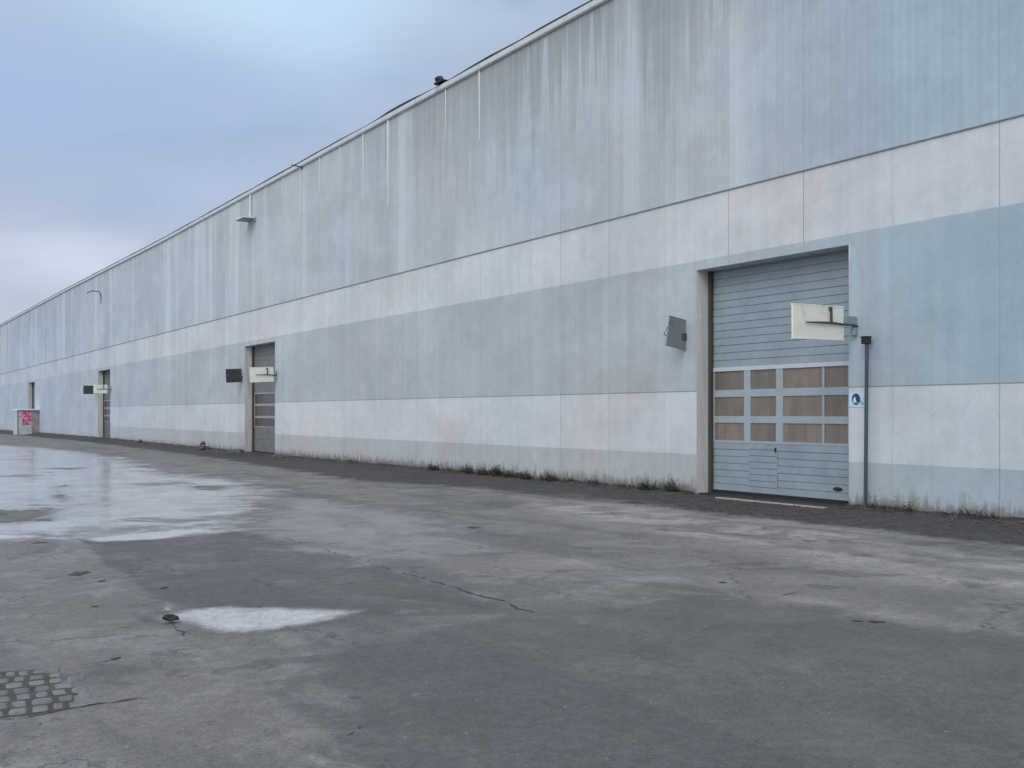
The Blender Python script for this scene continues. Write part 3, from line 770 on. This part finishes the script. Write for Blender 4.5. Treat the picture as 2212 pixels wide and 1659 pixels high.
r = thing('bracket', 'thin bent bracket on the bluish cladding near the far end', 'bracket', (D-.02, *wallpt(219, 633)))
bm = bmesh.new(); tube(bm, [(.02, 0, -.6), (-.05, 0, -.1), (-.12, 0, .1), (-.6, .02, .12), (-.95, .02, -.05)], .035); box(bm, -.02, .02, -.1, .1, -.75, -.55, .005); link('arm', bm, M_metal, r)
# roof cowl
s, z = wallpt(951, 195)
rv = thing('roof_vent', 'small black bent vent cowl standing on the roof edge', 'vent', (D+.02, s, rz(s)+.10))
bm = bmesh.new()
tube(bm, [(0, -.12, 0), (0, -.10, .12), (0, -.02, .20), (0, .10, .235), (0, .24, .225)], [.05, .055, .065, .07, .085], 12)
link('cowl', bm, M_black, rv)
bm = bmesh.new(); box(bm, -.17, .17, -.28, .14, .0, .07, .01); box(bm, -.12, .12, -.42, -.28, .0, .04, .01); link('base_plate', bm, M_black, rv)

# ------------------------------------------------------------------ kiosk with graffiti
sk, _ = wallpt(85.4, 900)
kd = 1.85; kz = gz(sk+1)
ki = thing('utility_kiosk', 'small whitewashed kiosk with red graffiti and flat white roof against the wall', 'kiosk', (D, sk, kz))
M_kiosk = simple('kiosk_render', (.50, .54, .56), .85, .14, 1.5, dirt=(.22, .2, .2), dirt_amt=.6)
M_kioskr = simple('kiosk_rusty', (.30, .25, .25), .85, .3, 2.5, dirt=(.14, .10, .09), dirt_amt=.7)
bm = bmesh.new(); box(bm, -kd, -.001, 0, 3.2, -.6, 2.3, .01); link('body', bm, M_kiosk, ki)
bm = bmesh.new(); box(bm, -.68, -.002, -.012, .03, -.3, 2.28); link('side_panel', bm, M_kioskr, ki)
bm = bmesh.new(); box(bm, -kd-.08, .0, -.15, 3.4, 2.3, 2.42, .01); box(bm, -kd-.42, -kd-.08, -.1, .5, 2.22, 2.30, .01); link('roof_slab', bm, M_whitep, ki)
M_graf, t, b = mat('red_graffiti_board')
P = t.new('ShaderNodeNewGeometry').outputs['Position']
n = t.noise(t.scale(P, (1, 1, 1), (3, 0, 8)), 3.4, 4, .6, 2.5); n2 = t.noise(P, 6.5, 5, .7, 3.0)
c = t.mix(t.ss(n, .50, .56), (.55, .03, .13), (.62, .50, .54)); c = t.mix(t.m('MULTIPLY', t.ss(n2, .56, .6), .8), c, (.38, .015, .07))
t.l.new(c, b.inputs['Base Color']); b.inputs['Roughness'].default_value = .6
bm = bmesh.new(); box(bm, -kd+.33, -.64, -.03, -.001, .95, 2.22, .004); link('graffiti_board', bm, M_graf, ki)
bm = bmesh.new()
tube(bm, [(-kd-.02, -.02, -.2), (-kd-.02, -.02, 2.25)], .03, 6); link('corner_pipe', bm, M_metal, ki)

# ------------------------------------------------------------------ weeds along the wall foot
M_weed, t, b = mat('weed_leaf')
P = t.new('ShaderNodeNewGeometry').outputs['Position']
c = t.mix(t.ss(t.noise(P, 9, 4, .6), .35, .65), (.030, .031, .026), (.088, .080, .066))
t.l.new(c, b.inputs['Base Color']); b.inputs['Roughness'].default_value = .75
def weed_mesh(seed, n, h, spread, bushy):
    rn = random.Random(seed); bm = bmesh.new()
    for i in range(n):
        a = rn.uniform(0, 6.283); r = spread*rn.random()**.7
        p = Vector((-abs(math.cos(a)*r*.6), math.sin(a)*r, -.02)); d = Vector((rn.uniform(-.5, .1), rn.uniform(-.6, .6), 1)).normalized()
        L = h*rn.uniform(.35, 1)*(1-.5*r/spread); w = rn.uniform(.003, .007)*(1.6 if bushy else 1)
        side = d.cross(Vector((rn.uniform(-1, 1), rn.uniform(-1, 1), .1))).normalized()*w
        prev = (bm.verts.new(p-side), bm.verts.new(p+side)); N = 4
        for k in range(1, N+1):
            d = (d+Vector((rn.uniform(-.25, .15), rn.uniform(-.25, .25), -.12))).normalized(); p = p+d*L/N; f = 1-k/(N+.3)
            cur = (bm.verts.new(p-side*f), bm.verts.new(p+side*f)); bm.faces.new((prev[0], prev[1], cur[1], cur[0])); prev = cur
            if rn.random() < (.95 if bushy else .35):
                for _ in range(3 if bushy else 1):
                    q = p+Vector((rn.uniform(-.03, .03), rn.uniform(-.03, .03), rn.uniform(-.02, .03)))
                    u = Vector((rn.uniform(-1, 1), rn.uniform(-1, 1), rn.uniform(-.4, 1))).normalized()*rn.uniform(.012, .03); v_ = u.cross(Vector((rn.uniform(-1, 1), rn.uniform(-1, 1), 1))).normalized()*rn.uniform(.006, .012)
                    bm.faces.new([bm.verts.new(q-u), bm.verts.new(q+v_), bm.verts.new(q+u), bm.verts.new(q-v_)])
    return bm
WL = [(945, .28, .30, 1, 'low straggly weed at the left end of the weedy stretch of wall foot'),
      (972, .20, .35, 0, 'short thin weed just right of the leftmost weed at the wall foot'),
      (1000, .32, .25, 0, 'tall wispy weed left of the darkest round clump'),
      (1022, .30, .30, 1, 'loose leafy weed between the wispy weed and the round clump'),
      (1048, .22, .25, 1, 'small leafy weed touching the left side of the dark clump'),
      (1081, .34, .24, 2, 'darkest dense round weed clump at the middle of the wall foot'),
      (1112, .22, .30, 1, 'low leafy weed right of the dark round clump'),
      (1140, .26, .40, 1, 'broad dark weed right of the middle wall joint'),
      (1196, .30, .40, 1, 'leafy weed where the dirt ridge rises in mid wall'),
      (1235, .16, .40, 0, 'very low weed on the dirt ridge in mid wall'),
      (1290, .24, .30, 0, 'thin weed standing alone two panels left of the door'),
      (1345, .16, .3, 0, 'tiny grass tuft one panel left of the door'),
      (1405, .26, .30, 1, 'bushy weed left of the tall dry stalk by the door'),
      (1441, .46, .10, 0, 'tall dry stalk growing left of the blue grey door'),
      (1463, .34, .22, 1, 'leafy weed nearest the left side of the blue grey door'),
      (1885, .34, .14, 0, 'thin upright weed right beside the slim grey post'),
      (1915, .12, .25, 0, 'short grass tuft between the post and the twiggy weed'),
      (1965, .32, .16, 0, 'twiggy weed on the dirt right of the slim grey post'),
      (2150, .10, .25, 0, 'sparse grass tuft at the wall foot near the right edge'),
      (308/1.0, .25, .30, 1, 'small weed at the wall foot left of the dark rubble heap'),
      (137, .6, .35, 0, 'dry stalks at the wall foot between kiosk and third door')]
for i, (px, h, sp, kind, lab) in enumerate(WL):
    s, _ = wallpt(px, 900, -.12)
    o = link('weed', weed_mesh(100+i, [26, 60, 130][kind], h*1.25, sp*(.45 if kind == 0 else 1), kind > 0), M_weed, None, (D-.06-(.1 if kind else .05), s, gz(s)+.04))
    tag(o, lab, 'weed', 'weeds along the wall foot')

# continuous ragged growth and loose grit along the wall foot
bm = bmesh.new(); rn = random.Random(77)
for i in range(5200):
    s = rn.choice([rn.uniform(17, 42), rn.uniform(17, 27), rn.uniform(4, 12), rn.uniform(42, 75)])
    if any(a-.15 < s < b_+.15 for a, b_ in DOORS): continue
    dens = mnoise.noise(Vector((s*1.3, 2, 0)))+.4*mnoise.noise(Vector((s*5, 8, 0)))
    if dens < rn.uniform(-.25, .55): continue
    x = D-.03-rn.random()**2*.35; h = rn.uniform(.03, .13)*(1+max(0, dens))*(1.3 if s > 30 else 1); w = rn.uniform(.004, .010)
    z = gz(s)+.03; d = Vector((rn.uniform(-.5, .1), rn.uniform(-.6, .6), 1)).normalized(); a = rn.uniform(0, 3.14)
    sd_ = Vector((math.cos(a), math.sin(a), 0))*w; p = Vector((x, s, z)); q = p+d*h*.55; e = q+(d+Vector((rn.uniform(-.6, .2), rn.uniform(-.6, .6), -.3)))*h*.5
    v = [bm.verts.new(k_) for k_ in (p-sd_, p+sd_, q+sd_*.8, q-sd_*.8, e)]
    bm.faces.new(v[:4]); bm.faces.new((v[3], v[2], v[4]))
tag(link('grass', bm, M_weed), 'dark ragged growth along the foot of the long wall', 'grass', kind='stuff')
M_grit = simple('loose_grit', (.10, .095, .09), .9, .6, 11, bump=.5)
bm = bmesh.new()
for i in range(2600):
    s = rn.choice([rn.uniform(5, 15), rn.uniform(5, 50), rn.uniform(14, 45)])
    u = rn.random()**1.4*(2.7 if s < 15 else 1.5); x = D-.02-u
    if any(a < s < b_ for a, b_ in DOORS[:1]) and u < .3: continue
    r = rn.uniform(.008, .026)*(1.5 if rn.random() < .06 else 1); zc = gz(s)+(max(0, .05*(1-u/.5)))
    c0 = Vector((x, s, zc+r*.3)); ax = [Vector((rn.uniform(.6, 1.2)*r, 0, 0)), Vector((0, rn.uniform(.6, 1.3)*r, 0)), Vector((0, 0, rn.uniform(.5, .8)*r))]
    top, bot = bm.verts.new(c0+ax[2]+ax[0]*rn.uniform(-.3, .3)), bm.verts.new(c0-ax[2])
    ring = []; k0 = rn.uniform(0, 6.28)
    for k in range(5):
        a = k0+k*1.2566; f = rn.uniform(.75, 1.15); ring.append(bm.verts.new(c0+ax[0]*math.cos(a)*f+ax[1]*math.sin(a)*f+ax[2]*rn.uniform(-.2, .3)))
    for k in range(5): bm.faces.new((ring[k], ring[(k+1) % 5], top)); bm.faces.new((ring[(k+1) % 5], ring[k], bot))
tag(link('gravel', bm, M_grit), 'loose grit strewn along the dark strip beside the wall', 'gravel', kind='stuff')

# rubble
M_rub = simple('rubble', (.09, .088, .085), .9, .35, 7, dirt=(.2, .19, .18), dirt_amt=.5, bump=.8)
def rubble(name, label, px, w, d, h, seed, x_off):
    s, _ = wallpt(px, 900, x_off); rn = random.Random(seed)
    bm = bmesh.new()
    for k in range(26):
        r = rn.uniform(.05, .13); u = rn.random()**.6; a = rn.uniform(0, 6.28)
        cx_, cy_ = math.cos(a)*u*d/2, math.sin(a)*u*w/2; cz_ = h*(1-u)**.8*rn.uniform(.5, 1)
        n0 = len(bm.verts); bmesh.ops.create_icosphere(bm, subdivisions=2, radius=r)
        bm.verts.ensure_lookup_table()
        for v in bm.verts[n0:]:
            v.co *= 1+.45*mnoise.noise(v.co*9+Vector((k, seed, 0))); v.co.z *= .75; v.co += Vector((cx_, cy_, cz_))
    tag(link(name, bm, M_rub, None, (D+x_off, s, gz(s))), label, 'rubble')
rubble('rubble_heap', 'small dark rubble heap at the wall foot left of the dark grey door', 440, .9, .6, .42, 1, -.45)
rubble('rubble_heap', 'flat spread of dark rubble touching the left jamb of the dark grey door', 512, 1.3, .6, .16, 2, -.45)
rubble('rubble_heap', 'low crumbs of rubble right of the dark grey door', 604, 1.1, .5, .10, 3, -.45)

# ------------------------------------------------------------------ cracks, cobbles and stones on the yard
M_crack = simple('crack_dirt', (.05, .049, .049), .9, .3, 12)
def ribbon(name, pts, w, seed, gap=0.0):
    rn = random.Random(seed); P2 = [Vector((*gpt(*p), 0)) for p in pts]; bm = bmesh.new(); dense = []
    for a, b_ in zip(P2, P2[1:]):
        n = max(2, int((b_-a).length/.03))
        for k in range(n): dense.append(a.lerp(b_, k/n))
    dense.append(P2[-1]); prev = None
    for k, p in enumerate(dense):
        d = (dense[min(k+1, len(dense)-1)]-dense[max(k-1, 0)]); d.normalize(); nn = Vector((-d.y, d.x, 0))
        off = nn*(.05*mnoise.noise(p*1.9+Vector((seed, 0, 0)))+.03*mnoise.noise(p*6+Vector((seed, 0, 0)))+.018*mnoise.noise(p*17+Vector((seed, 0, 0))))
        f = .45+.9*mnoise.noise(p*3.1+Vector((0, seed, 0)))+.9*mnoise.noise(p*13+Vector((0, seed, 0)))-gap
        taper = min(1, k/4, (len(dense)-1-k)/4)
        ww = w*max(.0, f)*taper
        if ww < .0015: prev = None; continue
        X, Y = p.x, p.y
        z = gz(Y)+.012*math.sin(X*.9+1.3*math.sin(Y*.31))*math.sin(Y*.55+.7)+.006*math.sin(X*2.3+Y*1.1)*math.sin(Y*1.9-X*.6)+.0035
        a = bm.verts.new((p.x+off.x-nn.x*ww, p.y+off.y-nn.y*ww, z)); b_ = bm.verts.new((p.x+off.x+nn.x*ww, p.y+off.y+nn.y*ww, z))
        if prev: bm.faces.new((prev[0], prev[1], b_, a))
        prev = (a, b_)
    return tag(link(name, bm, M_crack), kind='structure')
ribbon('ground_crack', [(530, 1143), (600, 1160), (660, 1173), (760, 1205), (860, 1235), (930, 1256)], .013, 1, .2)
ribbon('ground_crack', [(930, 1257), (980, 1272), (1040, 1290), (1085, 1300), (1120, 1316), (1168, 1328)], .022, 2, -.15)
ribbon('ground_crack', [(-40, 1553), (60, 1543), (140, 1529), (210, 1519), (270, 1512), (335, 1504)], .011, 3, -.1)
ribbon('ground_crack', [(-30, 1449), (60, 1447), (130, 1441), (200, 1430), (262, 1419)], .008, 4, 0)
ribbon('ground_crack', [(368, 1347), (382, 1362), (398, 1366), (402, 1378)], .012, 5, -.3)
ribbon('ground_crack', [(730, 1600), (790, 1560), (800, 1555)], .008, 6, .2)
ribbon('ground_crack', [(1680, 1285), (1740, 1272), (1790, 1262), (1830, 1270)], .02, 7, .3)
def blotch(px, py, w, h, seed):
    X, Y = gpt(px, py); rn = random.Random(seed); bm = bmesh.new(); n = 64
    bx, by = Vector((CT, -ST)), Vector((ST, CT)); ds = math.hypot(X, Y)
    wm = w/F_*ds; hm = h/F_*ds*ds/CAMH
    vs = []
    for k in range(n):
        a = 6.283*k/n; r = .62+.6*mnoise.noise(Vector((math.cos(a)*1.6, math.sin(a)*1.6, seed)))+.5*mnoise.noise(Vector((math.cos(a)*5, math.sin(a)*5, seed)))+.35*mnoise.noise(Vector((math.cos(a)*13, math.sin(a)*13, seed)))
        q = bx*(math.cos(a)*r*wm/2)+by*(math.sin(a)*r*hm/2)
        x, y = X+q.x, Y+q.y
        z = gz(y)+.012*math.sin(x*.9+1.3*math.sin(y*.31))*math.sin(y*.55+.7)+.006*math.sin(x*2.3+y*1.1)*math.sin(y*1.9-x*.6)+.0045
        vs.append(bm.verts.new((x, y, z)))
    bm.faces.new(vs)
    return bm
for i, (x, y, w, h) in enumerate([(174, 1239, 52, 9), (218, 1256, 18, 7), (1022, 1140, 40, 5), (250, 1420, 30, 6), (205, 1308, 20, 4), (1895, 1342, 55, 5), (1850, 1341, 30, 4), (355, 1271, 24, 5), (85, 1174, 34, 5), (1560, 1256, 26, 4)]):
    tag(link('pothole', blotch(x, y, w, h, i+3), M_crack), kind='structure')
# dark stone beside the silver puddle
X, Y = gpt(366, 1346); bm = bmesh.new()
bmesh.ops.create_icosphere(bm, subdivisions=3, radius=.062)
for v in bm.verts: v.co *= 1+.9*mnoise.noise(v.co*13)+.4*mnoise.noise(v.co*34); v.co.z = max(v.co.z*.45, -.02); v.co.x *= .9; v.co.y *= .8
M_stone = simple('dark_stone', (.03, .03, .032), .85, .4, 14, bump=.8)
tag(link('stone', bm, M_stone, None, (X, Y, .015)), 'dark flat stone at the left tip of the silvery puddle', 'stone')
X, Y = gpt(363, 1328); bm = bmesh.new(); bmesh.ops.create_icosphere(bm, subdivisions=2, radius=.028)
for v in bm.verts: v.co *= 1+.4*mnoise.noise(v.co*30); v.co.z *= .7
tag(link('pebble', bm, simple('pale_stone', (.3, .3, .3), .8, .15, 20), None, (X, Y, .014)), 'small pale pebble just behind the dark flat stone', 'stone')

# cobbles showing through at the lower left
M_cob, t, b = mat('cobble_granite')
P = t.new('ShaderNodeNewGeometry').outputs['Position']; n1 = t.noise(P, 9, 5, .6); n2 = t.noise(P, 90, 4, .8)
oi = t.noise(P, 4, 2, .5)
c = t.mix(t.ss(oi, .35, .65), (.115, .112, .11), (.175, .17, .167)); v = t.mr(n2, .3, .7, .75, 1.25); c = t.mix(1.0, c, t.vec(v, v, v), 'MULTIPLY')
c = t.mix(t.m('MULTIPLY', t.ss(n1, .58, .7), .5), c, (.07, .07, .07))
t.l.new(c, b.inputs['Base Color']); b.inputs['Roughness'].default_value = .6; t.l.new(t.bump(n2, .5, .008), b.inputs['Normal'])
p0 = Vector(gpt(-10, 1547)); p1 = Vector(gpt(150, 1528)); q0 = Vector(gpt(-10, 1452)); 
e1 = (p1-p0).normalized(); e2 = Vector((-e1.y, e1.x))
if (q0-p0).dot(e2) < 0: e2 = -e2
depthv = (q0-p0).dot(e2)
def uz(x, y): return gz(y)+.012*math.sin(x*.9+1.3*math.sin(y*.31))*math.sin(y*.55+.7)+.006*math.sin(x*2.3+y*1.1)*math.sin(y*1.9-x*.6)
bm = bmesh.new(); rn = random.Random(5); nrow = 7; rh = depthv/nrow
wR = [(p1-p0).length*f for f in (1.12, 1.16, 1.22, 1.1, 1.06, .95, .80)]
for rI in range(nrow):
    u = -1.3+rn.uniform(0, .1)
    while u < wR[rI]:
        L = rn.uniform(.075, .145)
        cu, cv = u+L/2, (rI+.5)*rh+rn.uniform(-.008, .008)
        c2 = p0+e1*cu+e2*cv; g = uz(c2.x, c2.y)
        n0 = len(bm.verts); sx, sy = L/2-.005, rh/2-.005; ang = rn.uniform(-.06, .06)
        G = 8; grid = {}
        hgt = rn.uniform(.005, .010)
        for a in range(G+1):
            for b2 in range(G+1):
                x, y = a/G*2-1, b2/G*2-1
                k_ = max(abs(x), abs(y)); rr = math.hypot(x, y) or 1
                sq = .72+.28*(k_/rr) if k_ else 1
                lx, ly = x*sx*sq, y*sy*sq
                lx, ly = lx*math.cos(ang)-ly*math.sin(ang), lx*math.sin(ang)+ly*math.cos(ang)
                w2 = c2+e1*lx+e2*ly
                edge = max(0, (1-k_**5))
                z = g-.01+(hgt+.012)*edge**.6+.0025*mnoise.noise(Vector((w2.x*30, w2.y*30, 0)))
                j = .012*mnoise.noise(Vector((w2.x*12, w2.y*12, 3)))
                grid[a, b2] = bm.verts.new((w2.x+j, w2.y+j*.5, z))
        for a in range(G):
            for b2 in range(G): bm.faces.new((grid[a, b2], grid[a+1, b2], grid[a+1, b2+1], grid[a, b2+1]))
        u += L
tag(link('cobblestones', bm, M_cob, smooth=True), kind='structure')
bm = bmesh.new()
for rI in range(nrow):
    prev = None; N = 40; end = wR[rI]-.03
    for a in range(N+1):
        u = -1.4+(end+1.4)*a/N; pair = []
        for sd_ in (0, 1):
            e_ = .012*mnoise.noise(Vector((u*14, rI+sd_, 3))) if (rI == 0 and sd_ == 0) or (rI == nrow-1 and sd_ == 1) or True else 0
            w2 = p0+e1*(u+(.03*mnoise.noise(Vector((rI*3.1+sd_, 5, 1))) if a == N else 0))+e2*((rI+sd_)*rh+(.006 if sd_ else -.006)+e_)
            pair.append(bm.verts.new((w2.x, w2.y, uz(w2.x, w2.y)+.003+rI*.0004)))
        if prev: bm.faces.new((prev[0], pair[0], pair[1], prev[1]))
        prev = pair
tag(link('cobble_joints', bm, simple('joint_dirt', (.058, .056, .055), .9, .4, 9)), kind='structure')

# ------------------------------------------------------------------ bare tree tops behind the far roof
def tree(loc, H, seed, label):
    rn = random.Random(seed); root = thing('bare_tree', label, 'tree', loc, 0, 'bare trees beyond the far roof')
    tb, cb = bmesh.new(), bmesh.new()
    tube(tb, [(0, 0, -.5), (.1, 0, H*.25), (-.1, .1, H*.5)], [H*.024, H*.018, H*.013], 8)
    def br(p, d, L, r, lev):
        pts = [p]; q = p
        for k in range(4):
            d = (d+Vector((rn.uniform(-.25, .25), rn.uniform(-.25, .25), rn.uniform(-.1, .25)))).normalized(); q = q+d*L/4; pts.append(q)
        tube(tb if lev == 0 else cb, pts, [r*(1-.2*k) for k in range(5)], 5 if lev < 2 else 3)
        if lev < 4:
            for k in range(4 if lev < 3 else 3):
                b0 = pts[rn.choice([1, 2, 3, 4])]
                nd = (d+Vector((rn.uniform(-1, 1), rn.uniform(-1, 1), rn.uniform(-.2, .6)))).normalized(); br(b0, nd, L*rn.uniform(.5, .7), r*.5, lev+1)
    for k in range(5): br(Vector((-.1+.0*k, .1, H*(.35+.035*k))), Vector((rn.uniform(-.8, .8), rn.uniform(-.8, .8), 1)).normalized(), H*.3, H*.009, 0)
    mt = simple('bark', (.06, .055, .05), .9, .2, 5)
    link('trunk', tb, mt, root); link('crown', cb, mt, root)
def beyond(px, off):                          # a spot behind the wall seen at a photo column
    lat = (px-CX)/F_; tt = (D+off)/(ST+lat*CT); return (D+off, tt*(CT-lat*ST), -.5)
tree(beyond(6, 52), 20.6, 4, 'bare tree whose top shows above the roof at the left edge')
tree(beyond(-30, 54), 21.5, 9, 'bare tree just outside the left edge beyond the roof')
